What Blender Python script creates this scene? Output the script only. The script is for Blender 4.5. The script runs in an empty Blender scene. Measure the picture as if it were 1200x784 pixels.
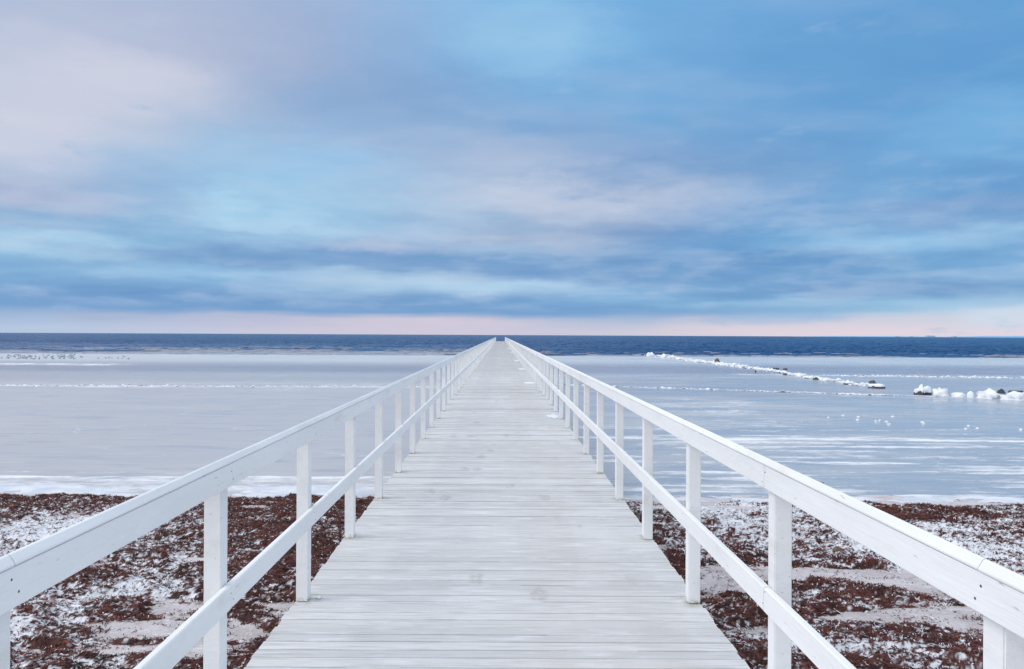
import bpy, bmesh, math, random
import numpy as np
from mathutils import Vector, noise as mnoise

R = math.radians
random.seed(7)
rng = np.random.default_rng(11)
scene = bpy.context.scene
col = scene.collection

# ------------------------------------------------------------------ basics
F = 800.0                      # focal length expressed in pixels of a 1200 px wide picture (24 mm on 36 mm)
EYE = 1.64                     # eye height over the deck; deck surface is z = 0
ICE_Z = -1.0
VPX = 586.5

def hor(x): return 392.4 + 0.0046 * (x - 600)
def place(x, y, z):
    """where a photographed point lies on the level z"""
    Y = F * (EYE - z) / (y - hor(x))
    return (x - VPX) / F * Y, Y

def tag(o, label=None, cat=None, group=None, kind=None):
    if label: o['label'] = label
    if cat: o['category'] = cat
    if group: o['group'] = group
    if kind: o['kind'] = kind
    return o

def link(o, parent=None):
    col.objects.link(o)
    if parent: o.parent = parent
    return o

def empty(name, loc=(0, 0, 0)):
    o = bpy.data.objects.new(name, None)
    o.empty_display_size = 0.3
    o.location = loc
    return link(o)

def mesh_np(name, verts, faces, attrs=None, mats=(), smooth=True, matidx=None):
    """verts (n,3), faces (m,4) or (m,3) arrays"""
    me = bpy.data.meshes.new(name)
    verts = np.asarray(verts, np.float32); faces = np.asarray(faces, np.int32)
    k = faces.shape[1]
    me.vertices.add(len(verts)); me.vertices.foreach_set('co', verts.ravel())
    me.loops.add(faces.size); me.loops.foreach_set('vertex_index', faces.ravel())
    me.polygons.add(len(faces))
    me.polygons.foreach_set('loop_start', np.arange(0, faces.size, k, dtype=np.int32))
    me.polygons.foreach_set('loop_total', np.full(len(faces), k, np.int32))
    me.polygons.foreach_set('use_smooth', np.full(len(faces), smooth, bool))
    if matidx is not None: me.polygons.foreach_set('material_index', np.asarray(matidx, np.int32))
    for m in mats: me.materials.append(m)
    if attrs:
        for an, a in attrs.items():
            a = np.asarray(a, np.float32)
            if a.ndim == 1:
                at = me.attributes.new(an, 'FLOAT', 'POINT'); at.data.foreach_set('value', a)
            else:
                at = me.attributes.new(an, 'FLOAT_COLOR', 'POINT')
                at.data.foreach_set('color', np.c_[a, np.ones(len(a))].astype(np.float32).ravel())
    me.update(); me.validate()
    return me

def grid_faces(nr, nc):
    i = np.arange(nr * nc).reshape(nr, nc)
    return np.stack([i[:-1, :-1], i[:-1, 1:], i[1:, 1:], i[1:, :-1]], -1).reshape(-1, 4)

# ------------------------------------------------------------------ numpy noise
def _hash(ix, iy, seed):
    h = (ix.astype(np.int64) * 374761393 + iy.astype(np.int64) * 668265263 + seed * 982451653) & 0x7fffffff
    h = ((h ^ (h >> 13)) * 1274126177) & 0x7fffffff
    h = h ^ (h >> 16)
    return (h & 0xffff) / 65535.0
def vnoise(x, y, seed=0):
    x0 = np.floor(x); y0 = np.floor(y); fx = x - x0; fy = y - y0
    ux = fx * fx * fx * (fx * (fx * 6 - 15) + 10); uy = fy * fy * fy * (fy * (fy * 6 - 15) + 10)
    a = _hash(x0, y0, seed); b = _hash(x0 + 1, y0, seed); c = _hash(x0, y0 + 1, seed); d = _hash(x0 + 1, y0 + 1, seed)
    return (a + (b - a) * ux) * (1 - uy) + (c + (d - c) * ux) * uy - 0.5
def fbm(x, y, seed=0, octv=4, gain=0.5):
    t = 0; amp = 1; s = 0
    for o in range(octv):
        t = t + amp * vnoise(x * 2 ** o + 17.3 * o, y * 2 ** o - 9.1 * o, seed + o); s += amp; amp *= gain
    return t / s
def sstep(a, b, x):
    t = np.clip((x - a) / (b - a), 0, 1); return t * t * (3 - 2 * t)

# ------------------------------------------------------------------ materials
class NT:
    def __init__(s, tree):
        s.t = tree; s.n = tree.nodes; s.l = tree.links
    def new(s, typ, **kw):
        n = s.n.new(typ)
        for k, v in kw.items(): setattr(n, k, v)
        return n
    def put(s, sock, v):
        if hasattr(v, 'is_output') or hasattr(v, 'links'): s.l.new(v, sock)
        else: sock.default_value = v
    def math(s, op, a, b=None, c=None, clamp=False):
        n = s.new('ShaderNodeMath', operation=op, use_clamp=clamp)
        for i, v in enumerate((a, b, c)):
            if v is not None: s.put(n.inputs[i], v)
        return n.outputs[0]
    def noise(s, vec, scale, detail=4, rough=0.55, dist=0):
        n = s.new('ShaderNodeTexNoise'); s.put(n.inputs['Vector'], vec)
        n.inputs['Scale'].default_value = scale; n.inputs['Detail'].default_value = detail
        n.inputs['Roughness'].default_value = rough; n.inputs['Distortion'].default_value = dist
        return n.outputs['Fac']
    def mapr(s, v, a, b, c=0.0, d=1.0, smooth=True):
        n = s.new('ShaderNodeMapRange', interpolation_type='SMOOTHSTEP' if smooth else 'LINEAR')
        s.put(n.inputs[0], v)
        for i, q in enumerate((a, b, c, d)): n.inputs[1 + i].default_value = q
        return n.outputs[0]
    def mix(s, f, a, b, blend='MIX'):
        n = s.new('ShaderNodeMix', data_type='RGBA', blend_type=blend)
        s.put(n.inputs[0], f)
        for i, v in ((6, a), (7, b)):
            if isinstance(v, tuple): n.inputs[i].default_value = (*v[:3], 1)
            else: s.put(n.inputs[i], v)
        return n.outputs[2]
    def scale(s, vec, sc, loc=(0, 0, 0)):
        n = s.new('ShaderNodeMapping'); s.put(n.inputs[0], vec)
        n.inputs['Scale'].default_value = sc; n.inputs['Location'].default_value = loc
        return n.outputs[0]
    def bump(s, h, strength, dist):
        n = s.new('ShaderNodeBump'); s.put(n.inputs['Height'], h)
        n.inputs['Strength'].default_value = strength; n.inputs['Distance'].default_value = dist
        return n.outputs[0]

def mat(name):
    m = bpy.data.materials.new(name); m.use_nodes = True
    nt = NT(m.node_tree)
    b = nt.n['Principled BSDF']
    return m, nt, b

def pos(nt): return nt.new('ShaderNodeNewGeometry').outputs['Position']
def attr(nt, name, out='Fac'):
    return nt.new('ShaderNodeAttribute', attribute_name=name).outputs[out]

def m_paint():
    m, nt, b = mat('white_paint')
    p = pos(nt)
    oi = nt.new('ShaderNodeObjectInfo')
    ov = nt.new('ShaderNodeCombineXYZ'); nt.put(ov.inputs[0], nt.math('MULTIPLY', oi.outputs['Random'], 40.0))
    add = nt.new('ShaderNodeVectorMath', operation='ADD'); nt.put(add.inputs[0], p); nt.put(add.inputs[1], ov.outputs[0])
    p = add.outputs[0]
    tint = nt.noise(nt.scale(p, (3, 0.8, 3)), 1.0, 3)
    c = nt.mix(nt.mapr(tint, .35, .7), (.86, .87, .875), (.79, .80, .805))
    fl = nt.noise(nt.scale(p, (40, 9, 60)), 1.0, 3, .6)
    c = nt.mix(nt.math('MULTIPLY', nt.mapr(fl, .665, .74), .6), c, (.36, .36, .34))
    ru = nt.noise(nt.scale(p, (5, 1.4, 5), (7, 3, 1)), 1.0, 4, .6)
    c = nt.mix(nt.math('MULTIPLY', nt.mapr(ru, .56, .72), .45), c, (.64, .61, .55))
    # green grime where the posts stand on the planks
    sep = nt.new('ShaderNodeSeparateXYZ'); nt.put(sep.inputs[0], pos(nt))
    gz = nt.math('MULTIPLY', nt.mapr(sep.outputs[2], .035, .0), nt.mapr(nt.noise(pos(nt), 35, 3), .40, .62))
    c = nt.mix(nt.math('MULTIPLY', gz, .7), c, (.20, .20, .12))
    nt.put(b.inputs['Base Color'], c)
    b.inputs['Roughness'].default_value = .55
    b.inputs['Specular IOR Level'].default_value = .3
    g = nt.noise(nt.scale(p, (120, 6, 120)), 1.0, 3)
    nt.put(b.inputs['Normal'], nt.bump(nt.math('ADD', g, nt.math('MULTIPLY', nt.noise(nt.scale(p, (14, 3, 14)), 1.0, 2), 3.0)), .5, .003))
    return m

def m_deck():
    m, nt, b = mat('worn_deck_paint')
    p = pos(nt)
    sep = nt.new('ShaderNodeSeparateXYZ'); nt.put(sep.inputs[0], p)
    rnd = attr(nt, 'rnd')
    ov = nt.new('ShaderNodeCombineXYZ'); nt.put(ov.inputs[0], nt.math('MULTIPLY', rnd, 90.0))
    add = nt.new('ShaderNodeVectorMath', operation='ADD'); nt.put(add.inputs[0], p); nt.put(add.inputs[1], ov.outputs[0])
    pr = add.outputs[0]
    grain = nt.noise(nt.scale(pr, (2.6, 75, 20)), 1.0, 4, .6)
    c = nt.mix(rnd, (.57, .565, .57), (.70, .695, .70))
    c = nt.mix(nt.math('MULTIPLY', nt.mapr(grain, .45, .62), .62), c, (.45, .445, .435))
    # worn, browner paint in a broad irregular track
    big = nt.noise(nt.scale(p, (1.1, .22, 1), (3, 0, 0)), 1.0, 4, .55)
    side = nt.mapr(sep.outputs[0], -.7, .75)
    side2 = nt.mapr(sep.outputs[0], 1.2, .8)
    w = nt.math('MULTIPLY', nt.mapr(big, .38, .62), nt.math('MULTIPLY', side, side2))
    c = nt.mix(nt.math('MULTIPLY', w, .50), c, (.50, .475, .46))
    big2 = nt.noise(nt.scale(pr, (.8, 2.5, 1), (13, 5, 0)), 1.0, 4, .6)
    c = nt.mix(nt.math('MULTIPLY', nt.mapr(big2, .50, .72), .35), c, (.54, .53, .52))
    # pale frost lying in streaks
    fr = nt.noise(nt.scale(p, (2.6, 11, 1), (31, 2, 0)), 1.0, 6, .65)
    c = nt.mix(nt.math('MULTIPLY', nt.mapr(fr, .50, .68), .42), c, (.80, .81, .84))
    # scuffed prints: sparse blotches
    vo = nt.new('ShaderNodeTexVoronoi', feature='F1'); nt.put(vo.inputs['Vector'], nt.scale(p, (2.9, 1.35, 0)))
    vo.inputs['Scale'].default_value = 1.0
    wob = nt.math('MULTIPLY', nt.math('SUBTRACT', nt.noise(p, 16, 3), .5), .20)
    d = nt.math('ADD', vo.outputs['Distance'], wob)
    vs = nt.new('ShaderNodeSeparateColor'); nt.put(vs.inputs[0], vo.outputs['Color'])
    pick = nt.mapr(vs.outputs[0], .10, .14)
    inr = nt.mapr(sep.outputs[0], 1.0, .8); inl = nt.mapr(sep.outputs[0], -.95, -.75)
    spot = nt.math('MULTIPLY', nt.math('MULTIPLY', nt.mapr(d, .21, .13), pick), nt.math('MULTIPLY', inr, inl))
    spot = nt.math('MULTIPLY', spot, nt.mapr(nt.noise(p, 22, 3), .35, .6))
    c = nt.mix(nt.math('MULTIPLY', spot, .55), c, (.38, .355, .345))
    # algae against the post feet and along the plank ends
    edge = nt.mapr(nt.math('ABSOLUTE', sep.outputs[0]), 1.02, 1.20)
    ph = nt.math('ABSOLUTE', nt.math('SUBTRACT', nt.math('FRACT', nt.math('DIVIDE', nt.math('SUBTRACT', sep.outputs[1], 1.566 + .0365 - .6535), 1.307)), .5))
    near = nt.mapr(ph, .10, .03)
    gn = nt.mapr(nt.noise(p, 14, 4, .65), .40, .62)
    al = nt.math('MULTIPLY', nt.math('MULTIPLY', edge, near), gn)
    c = nt.mix(nt.math('MULTIPLY', al, .55), c, (.30, .29, .20))
    dn = nt.math('MULTIPLY', nt.mapr(nt.math('ABSOLUTE', sep.outputs[0]), .75, 1.15), nt.mapr(nt.noise(nt.scale(pr, (3, 40, 1)), 1, 4), .50, .68))
    c = nt.mix(nt.math('MULTIPLY', dn, .40), c, (.40, .40, .36))
    nt.put(b.inputs['Base Color'], c)
    b.inputs['Roughness'].default_value = .6
    b.inputs['Specular IOR Level'].default_value = .3
    nt.put(b.inputs['Normal'], nt.bump(grain, .5, .004))
    return m

def m_simple(name, c, rough=.7, c2=None, sc=3.0, bump=None, bsc=30, spec=.3):
    m, nt, b = mat(name)
    p = pos(nt)
    if c2: nt.put(b.inputs['Base Color'], nt.mix(nt.mapr(nt.noise(p, sc, 4), .35, .65), c, c2))
    else: b.inputs['Base Color'].default_value = (*c, 1)
    b.inputs['Roughness'].default_value = rough; b.inputs['Specular IOR Level'].default_value = spec
    if bump: nt.put(b.inputs['Normal'], nt.bump(nt.noise(p, bsc, 4), .6, bump))
    return m

def m_snow(name='snow', c=(.84, .86, .90), c2=(.72, .77, .85)):
    m = m_simple(name, c, .6, c2, 2.2, .02, 14)
    return m

def m_sand():
    m, nt, b = mat('frosted_sand')
    p = pos(nt)
    c = nt.mix(nt.mapr(nt.noise(p, 2.2, 5, .6), .35, .65), (.50, .455, .465), (.62, .585, .60))
    c = nt.mix(nt.math('MULTIPLY', nt.mapr(nt.noise(p, 60, 3), .55, .75), .35), c, (.33, .28, .28))
    c = nt.mix(nt.math('MULTIPLY', nt.mapr(nt.noise(nt.scale(p, (1, 2.5, 1), (9, 9, 0)), 3.0, 6, .7), .58, .70), .6), c, (.78, .79, .83))
    c = nt.mix(nt.mapr(nt.noise(p, 26, 2), .77, .80), c, (.10, .06, .06))
    c = nt.mix(nt.math('MULTIPLY', nt.mapr(nt.noise(nt.scale(p, (14, 30, 14)), 1.0, 5, .7), .56, .66), .75), c, (.80, .81, .85))
    c = nt.mix(nt.math('MULTIPLY', nt.mapr(nt.noise(nt.scale(p, (5, 16, 5), (4, 2, 0)), 1.0, 5, .7), .55, .68), .55), c, (.30, .25, .25))
    nt.put(b.inputs['Base Color'], c); b.inputs['Roughness'].default_value = .85
    b.inputs['Specular IOR Level'].default_value = .2
    nt.put(b.inputs['Normal'], nt.bump(nt.noise(nt.scale(p, (30, 45, 30)), 1.0, 5, .65), .9, .02))
    return m

def m_weed():
    m, nt, b = mat('seaweed')
    nt.put(b.inputs['Base Color'], attr(nt, 'tone', 'Color'))
    b.inputs['Roughness'].default_value = .6; b.inputs['Specular IOR Level'].default_value = .25
    return m

def m_ice():
    m, nt, b = mat('sea_ice')
    p = pos(nt)
    sep = nt.new('ShaderNodeSeparateXYZ'); nt.put(sep.inputs[0], p)
    side = nt.mapr(nt.math('DIVIDE', sep.outputs[0], nt.math('MAXIMUM', sep.outputs[1], 1.0)), -.15, .35)
    c = nt.mix(side, (.46, .45, .465), (.40, .425, .46))  # reflected sky tint put into the base colour: pinkish left, bluer right
    pat = nt.noise(nt.scale(p, (.16, .55, 1)), 1.0, 6, .62, .6)
    c = nt.mix(nt.math('MULTIPLY', nt.math('MULTIPLY', nt.mapr(pat, .47, .62), nt.mapr(side, 0, 1, .22, 1)), .6), c, (.29, .335, .41))
    c = nt.mix(nt.math('MULTIPLY', nt.math('MULTIPLY', nt.mapr(pat, .49, .36), nt.mapr(side, 0, 1, .4, 1)), .5), c, (.53, .53, .56))
    dk = nt.noise(nt.scale(p, (.5, 2.6, 1), (4, 8, 0)), 1.0, 3, .5)
    c = nt.mix(nt.math('MULTIPLY', nt.mapr(dk, .565, .66), .5), c, (.28, .32, .40))
    tone = attr(nt, 'tone')          # thinner, darker and thicker, paler belts of ice
    c = nt.mix(nt.math('MAXIMUM', tone, 0.0), c, (.62, .66, .69))
    c = nt.mix(nt.math('MAXIMUM', nt.math('MULTIPLY', tone, -1.0), 0.0), c, (.24, .25, .32))
    vc = nt.new('ShaderNodeTexVoronoi', feature='DISTANCE_TO_EDGE'); vc.inputs['Scale'].default_value = 1.0
    wv = nt.new('ShaderNodeVectorMath', operation='ADD'); nt.put(wv.inputs[0], nt.scale(p, (.16, .42, 0)))
    wn = nt.new('ShaderNodeTexNoise'); nt.put(wn.inputs['Vector'], p); wn.inputs['Scale'].default_value = .5; wn.inputs['Detail'].default_value = 4
    nt.put(wv.inputs[1], wn.outputs['Color']); nt.put(vc.inputs['Vector'], wv.outputs[0])
    crack = nt.math('MULTIPLY', nt.mapr(vc.outputs['Distance'], .012, .003), nt.mapr(nt.noise(p, .35, 3), .48, .62))
    c = nt.mix(nt.math('MULTIPLY', crack, .5), c, (.66, .69, .74))
    fine = nt.noise(nt.scale(p, (.9, 5, 1), (2, 7, 0)), 1.0, 6, .7)
    c = nt.mix(nt.math('MULTIPLY', nt.mapr(fine, .50, .70), .35), c, (.60, .61, .65))
    c = nt.mix(nt.math('MULTIPLY', nt.mapr(fine, .48, .32), .30), c, (.33, .36, .42))
    snow = attr(nt, 'snow')
    sn = nt.noise(nt.scale(p, (2.2, 7, 1)), 1.0, 8, .75, .5)
    f = nt.mapr(nt.math('ADD', snow, nt.math('MULTIPLY', nt.math('SUBTRACT', sn, .5), 2.3)), .15, .95)
    f = nt.math('MULTIPLY', f, nt.mapr(snow, .02, .14))
    c = nt.mix(nt.math('MULTIPLY', f, .92), c, (.80, .82, .86))
    nt.put(b.inputs['Base Color'], c)
    nt.put(b.inputs['Roughness'], nt.math('ADD', nt.math('MULTIPLY', f, .4), nt.math('SUBTRACT', .36, nt.math('MULTIPLY', nt.mapr(pat, .40, .60), nt.mapr(side, 0, 1, .05, .18)))))
    b.inputs['Specular IOR Level'].default_value = .30
    h = nt.math('ADD', nt.math('MULTIPLY', nt.noise(nt.scale(p, (1, 4, 1)), 1.0, 5, .6), .6), f)
    nt.put(b.inputs['Normal'], nt.bump(h, .5, .02))
    return m

def m_sea():
    m, nt, b = mat('sea_water')
    p = pos(nt)
    big = nt.noise(nt.scale(p, (.006, .02, 1)), 1.0, 3)
    c = nt.mix(nt.mapr(big, .35, .65), (.002, .044, .150), (.004, .060, .185))
    nt.put(b.inputs['Base Color'], c)
    b.inputs['Roughness'].default_value = .25
    b.inputs['IOR'].default_value = 1.33; calm = attr(nt, 'calm')
    nt.put(b.inputs['Specular IOR Level'], nt.mapr(calm, 0, 1, .10, .55))
    n1 = nt.noise(nt.scale(p, (.45, .9, 1)), 1.0, 5, .6)
    n2 = nt.noise(nt.scale(p, (.05, .12, 1)), 1.0, 4, .6)
    nt.put(b.inputs['Normal'], nt.bump(nt.math('MULTIPLY', nt.math('ADD', n1, nt.math('MULTIPLY', n2, 4.0)), nt.mapr(calm, 0, 1, 1.0, .15)), 1.0, .6))
    return m

PAINT = m_paint(); DECK = m_deck(); SAND = m_sand(); WEED = m_weed(); ICE = m_ice(); SEA = m_sea()
SNOW = m_snow()
NAIL = m_simple('dark_screw', (.10, .11, .11), .5)
TIMBER = m_simple('weathered_timber', (.30, .29, .27), .8, (.20, .19, .18), 6, .004, 40)
STONE = m_simple('wet_stone', (.10, .105, .11), .6, (.045, .047, .05), 5, .02, 18)
BROWNSTONE = m_simple('brown_stone', (.20, .135, .085), .8, (.12, .085, .06), 30, .01, 60)
BIRD = m_simple('bird_plumage', (.22, .28, .36), .8, (.48, .52, .58), 1)
LAND = m_simple('hazy_far_land', (.20, .42, .66), .9)  # blue of the distant haze is put into the land's colour
CONCRETE = m_simple('hazy_concrete', (.44, .63, .80), .9)  # building walls with the blue of distant haze painted in

# ------------------------------------------------------------------ camera
cam = bpy.data.cameras.new('camera'); co = bpy.data.objects.new('camera', cam); col.objects.link(co)
cam.sensor_width = 36; cam.lens = 24
cam.shift_x = 13.5 / 1200; cam.shift_y = 0.0004
co.location = (.007, 0, EYE); co.rotation_euler = (R(90), R(-.27), 0)
cam.clip_start = .05; cam.clip_end = 40000
scene.camera = co

# ------------------------------------------------------------------ sky and light
SKY_ROWS = {
 0: [(186,196,222),(186,195,222),(180,192,221),(174,189,221),(162,186,222),(145,187,228),(140,190,232),(125,180,228),(120,175,224),(112,168,220),(108,165,217),(108,165,218),(112,168,218)],
 45: [(190,198,222),(194,200,224),(186,193,220),(174,187,218),(160,184,220),(142,184,226),(150,197,234),(128,183,228),(122,176,223),(116,171,221),(110,167,218),(106,164,216),(104,163,214)],
 90: [(196,202,224),(210,211,229),(208,209,227),(180,190,218),(156,180,216),(138,178,220),(130,182,226),(122,175,222),(120,173,221),(116,170,219),(112,167,217),(108,166,216),(106,166,216)],
 125: [(208,208,226),(203,206,225),(195,202,224),(180,192,219),(156,180,216),(134,174,217),(124,176,222),(122,175,222),(126,175,220),(118,170,218),(112,166,215),(112,170,219),(116,174,222)],
 155: [(212,211,227),(198,204,225),(172,193,222),(158,191,225),(158,189,224),(152,184,220),(134,174,216),(128,170,214),(128,170,214),(120,168,215),(110,164,214),(124,178,224),(122,178,224)],
 185: [(196,204,226),(176,198,226),(160,194,227),(155,197,232),(156,198,232),(165,190,222),(170,188,218),(138,170,212),(128,167,212),(122,168,214),(116,168,215),(120,174,221),(114,170,218)],
 215: [(188,196,220),(168,190,222),(160,192,226),(168,205,236),(160,198,232),(168,196,226),(196,208,228),(186,200,226),(150,182,218),(128,174,218),(128,176,220),(122,173,218),(116,170,217)],
 240: [(176,188,216),(156,186,219),(152,192,226),(162,204,234),(160,200,230),(168,196,226),(192,204,226),(182,195,220),(150,178,215),(126,172,217),(126,172,216),(132,172,214),(132,170,212)],
 262: [(150,188,224),(148,186,220),(150,194,228),(172,212,240),(158,198,230),(162,190,222),(176,194,222),(172,188,216),(136,170,211),(114,164,213),(120,168,214),(120,166,213),(118,165,212)],
 283: [(174,212,238),(168,206,235),(156,196,228),(164,196,226),(166,196,226),(172,192,220),(170,186,214),(150,178,214),(120,166,212),(124,178,222),(148,196,232),(140,188,226),(130,178,220)],
 303: [(150,194,228),(146,190,226),(130,172,214),(126,168,212),(130,174,218),(134,176,218),(132,176,218),(126,168,212),(112,162,211),(110,164,213),(124,178,222),(124,174,218),(118,170,216)],
 318: [(132,178,220),(150,196,230),(150,196,230),(140,184,222),(150,188,222),(146,182,218),(134,176,218),(126,168,212),(122,168,213),(122,168,213),(120,166,212),(124,170,214),(130,180,222)],
 332: [(128,170,214),(124,166,212),(126,170,214),(138,184,224),(166,198,228),(172,206,236),(158,194,226),(138,178,218),(126,172,217),(118,168,214),(112,160,208),(118,164,210),(112,160,208)],
 350: [(120,166,214),(114,160,210),(116,162,212),(130,172,216),(140,178,218),(128,170,214),(124,168,214),(138,184,224),(134,180,221),(124,174,218),(138,184,222),(150,192,226),(162,204,234)],
 366: [(126,170,214),(124,168,214),(122,166,212),(118,164,212),(122,166,213),(122,166,213),(122,168,214),(120,168,214),(124,174,218),(150,192,226),(156,196,228),(164,200,228),(186,206,228)],
 374: [(178,188,216),(188,190,216),(198,198,220),(194,196,220),(205,202,221),(215,206,222),(210,204,222),(170,190,220),(215,208,222),(224,212,224),(228,214,225),(226,214,226),(226,216,228)],
 388: [(186,204,230),(188,204,228),(196,204,226),(204,204,224),(208,204,223),(212,206,224),(206,204,224),(206,206,224),(216,210,224),(226,216,227),(228,216,227),(226,216,228),(226,216,228)],
}
_ys = np.array(sorted(SKY_ROWS)); _tab = np.array([SKY_ROWS[y] for y in _ys], float)
_tab = np.clip(_tab + .14 * (_tab - _tab.mean(1, keepdims=True)), 0, 245)
_tab[:14, :, 0] -= .11 * np.clip(_tab[:14, :, 0] - 150, 0, 80)
def s2l(c):
    c = np.asarray(c, float) / 255
    return np.where(c <= .04045, c / 12.92, ((c + .055) / 1.055) ** 2.4)
def sky_col(az, el):
    """colour of the clouds in a direction (degrees right of the pier, degrees up)"""
    x = VPX + F * math.tan(R(az)); y = 392.4 - F * math.tan(R(el)) / math.cos(R(az))
    x = min(max(x / 100, 0), 11.999); i = int(x); fx = x - i
    y = min(max(y, 0), 388)
    rows = _tab[:, i] * (1 - fx) + _tab[:, i + 1] * fx
    return s2l([np.interp(y, _ys, rows[:, k]) for k in range(3)])

w = bpy.data.worlds.new('World'); scene.world = w; w.use_nodes = True
nt = NT(w.node_tree); nt.n.clear()
tc = nt.new('ShaderNodeTexCoord').outputs['Generated']
nrm = nt.new('ShaderNodeVectorMath', operation='NORMALIZE'); nt.put(nrm.inputs[0], tc)
d = nrm.outputs[0]
sp = nt.new('ShaderNodeSeparateXYZ'); nt.put(sp.inputs[0], d)
az = nt.math('MULTIPLY', nt.math('ARCTAN2', sp.outputs[0], sp.outputs[1]), 180 / math.pi)
el = nt.math('MULTIPLY', nt.math('ARCSINE', sp.outputs[2]), 180 / math.pi)
# cloud layer: wander of the bands, from noise on a flattened sky vault
flat = nt.new('ShaderNodeCombineXYZ')
zc = nt.math('ADD', nt.math('MAXIMUM', sp.outputs[2], 0.0), .06)
nt.put(flat.inputs[0], nt.math('DIVIDE', sp.outputs[0], zc)); nt.put(flat.inputs[1], nt.math('DIVIDE', sp.outputs[1], zc))
fl = nt.scale(flat.outputs[0], (.55, 1.1, 1))
n1 = nt.noise(fl, 1.0, 4, .5); n2 = nt.noise(nt.scale(fl, (1, 1, 1), (11, 4, 0)), 1.0, 4, .5)
n3 = nt.noise(nt.scale(d, (6, 6, 34), (2, 5, 7)), 1.0, 4, .5)
az_w = nt.math('ADD', az, nt.math('MULTIPLY', nt.math('SUBTRACT', n1, .5), 7.0))
elamp = nt.mapr(el, .8, 14, .3, 3.2, smooth=False)
el_w = nt.math('ADD', el, nt.math('MULTIPLY', nt.math('SUBTRACT', n2, .5), elamp))
el_w = nt.math('ADD', el_w, nt.math('MULTIPLY', nt.math('SUBTRACT', n3, .5), nt.mapr(el, 1, 8, .8, 2.0, smooth=False)))
AZ0, AZ1, NC = -39.0, 39.0, 17
n4 = nt.noise(nt.scale(d, (9, 9, 20), (8, 2, 4)), 1.0, 4, .5); n5 = nt.noise(nt.scale(d, (9, 9, 20), (1, 7, 9)), 1.0, 4, .5)
puff = nt.mapr(el, 1.5, 12, .0, 1.0, smooth=False)
el_w = nt.math('ADD', el_w, nt.math('MULTIPLY', nt.math('MULTIPLY', nt.math('SUBTRACT', n4, .5), 4.0), puff))
az_w = nt.math('ADD', az_w, nt.math('MULTIPLY', nt.math('SUBTRACT', n5, .5), 6.0))
azf = nt.mapr(az_w, AZ0, AZ1, smooth=False)
els = [math.degrees(math.atan((392.4 - y) / F)) for y in _ys]      # 26 deg ... 0.3 deg
def ramp(fun):
    r = nt.new('ShaderNodeValToRGB'); e = r.color_ramp.elements; r.color_ramp.interpolation = 'B_SPLINE'
    for i in range(NC):
        a = AZ0 + (AZ1 - AZ0) * i / (NC - 1)
        q = e[0] if i == 0 else (e[-1] if i == NC - 1 else e.new(i / (NC - 1)))
        if i == NC - 1: q.position = 1.0
        q.color = (*fun(a), 1)
    nt.put(r.inputs[0], azf)
    return r.outputs[0]
cur = ramp(lambda a: sky_col(a, els[-1]))
for j in range(len(els) - 2, -1, -1):
    lo, hi = els[j + 1], els[j]
    cur = nt.mix(nt.mapr(el_w, lo, hi, smooth=False), cur, ramp(lambda a, e=els[j]: sky_col(a, e)))
# single cloud forms: pale puffs with a firm upper rim, dark bases; (x, y, half width, half height, colour, amount)
CLOUDS = [(70, 286, 95, 13, (182, 220, 243), .8), (25, 288, 40, 7, (196, 226, 245), .7), (270, 236, 26, 18, (182, 221, 245), .75), (335, 263, 55, 12, (180, 217, 243), .7), (690, 222, 115, 17, (208, 214, 231), .75),
          (640, 213, 60, 8, (206, 216, 234), .5), (150, 88, 75, 26, (211, 213, 230), .6), (28, 150, 55, 26, (212, 213, 230), .6), (50, 232, 60, 12, (184, 191, 219), .45), (590, 333, 85, 7, (184, 216, 241), .8), (440, 323, 80, 6, (180, 208, 234), .7),
          (230, 317, 110, 6, (160, 203, 236), .6), (1065, 276, 110, 9, (160, 205, 238), .75), (970, 268, 40, 5, (158, 203, 237), .5), (1185, 364, 60, 9, (212, 224, 239), .8), (1080, 352, 80, 5, (164, 204, 234), .6), (445, 290, 50, 6, (196, 203, 226), .6),
          (880, 354, 90, 5, (150, 194, 228), .6), (625, 28, 60, 34, (158, 204, 238), .6), (1130, 130, 60, 35, (130, 186, 230), .5), (420, 185, 60, 16, (160, 206, 240), .5), (520, 172, 100, 22, (172, 190, 220), .45), (1100, 237, 90, 9, (146, 176, 216), .5),
          (400, 304, 230, 9, (124, 164, 209), .7), (905, 299, 110, 11, (104, 154, 205), .7), (780, 200, 120, 16, (120, 160, 207), .6), (1010, 334, 150, 7, (108, 154, 204), .7), (180, 350, 190, 8, (112, 158, 208), .7), (700, 363, 170, 6, (116, 160, 208), .6),
          (450, 120, 110, 36, (138, 172, 213), .5), (100, 262, 90, 6, (140, 181, 219), .6), (80, 309, 70, 5, (134, 176, 217), .5), (720, 320, 120, 7, (122, 164, 210), .6), (1000, 60, 120, 50, (106, 162, 214), .5), (300, 275, 50, 5, (146, 186, 222), .5), (1150, 200, 70, 12, (108, 160, 212), .5),
          (560, 262, 70, 8, (158, 190, 222), .5), (900, 372, 60, 4, (140, 184, 224), .5), (740, 373, 45, 4, (160, 186, 218), .6)]
e1 = nt.noise(nt.scale(d, (11, 11, 30), (4, 9, 2)), 1.0, 5, .55); e2 = nt.noise(nt.scale(d, (11, 11, 30), (6, 3, 8)), 1.0, 5, .55)
e3 = nt.noise(nt.scale(d, (14, 14, 52), (1, 5, 3)), 1.0, 5, .52)
caz = nt.math('ADD', az, nt.math('MULTIPLY', nt.math('SUBTRACT', e1, .5), 8.0))
cel = nt.math('ADD', el, nt.math('MULTIPLY', nt.math('SUBTRACT', e2, .5), nt.mapr(el, 1, 14, .6, 4.5, smooth=False)))
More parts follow.
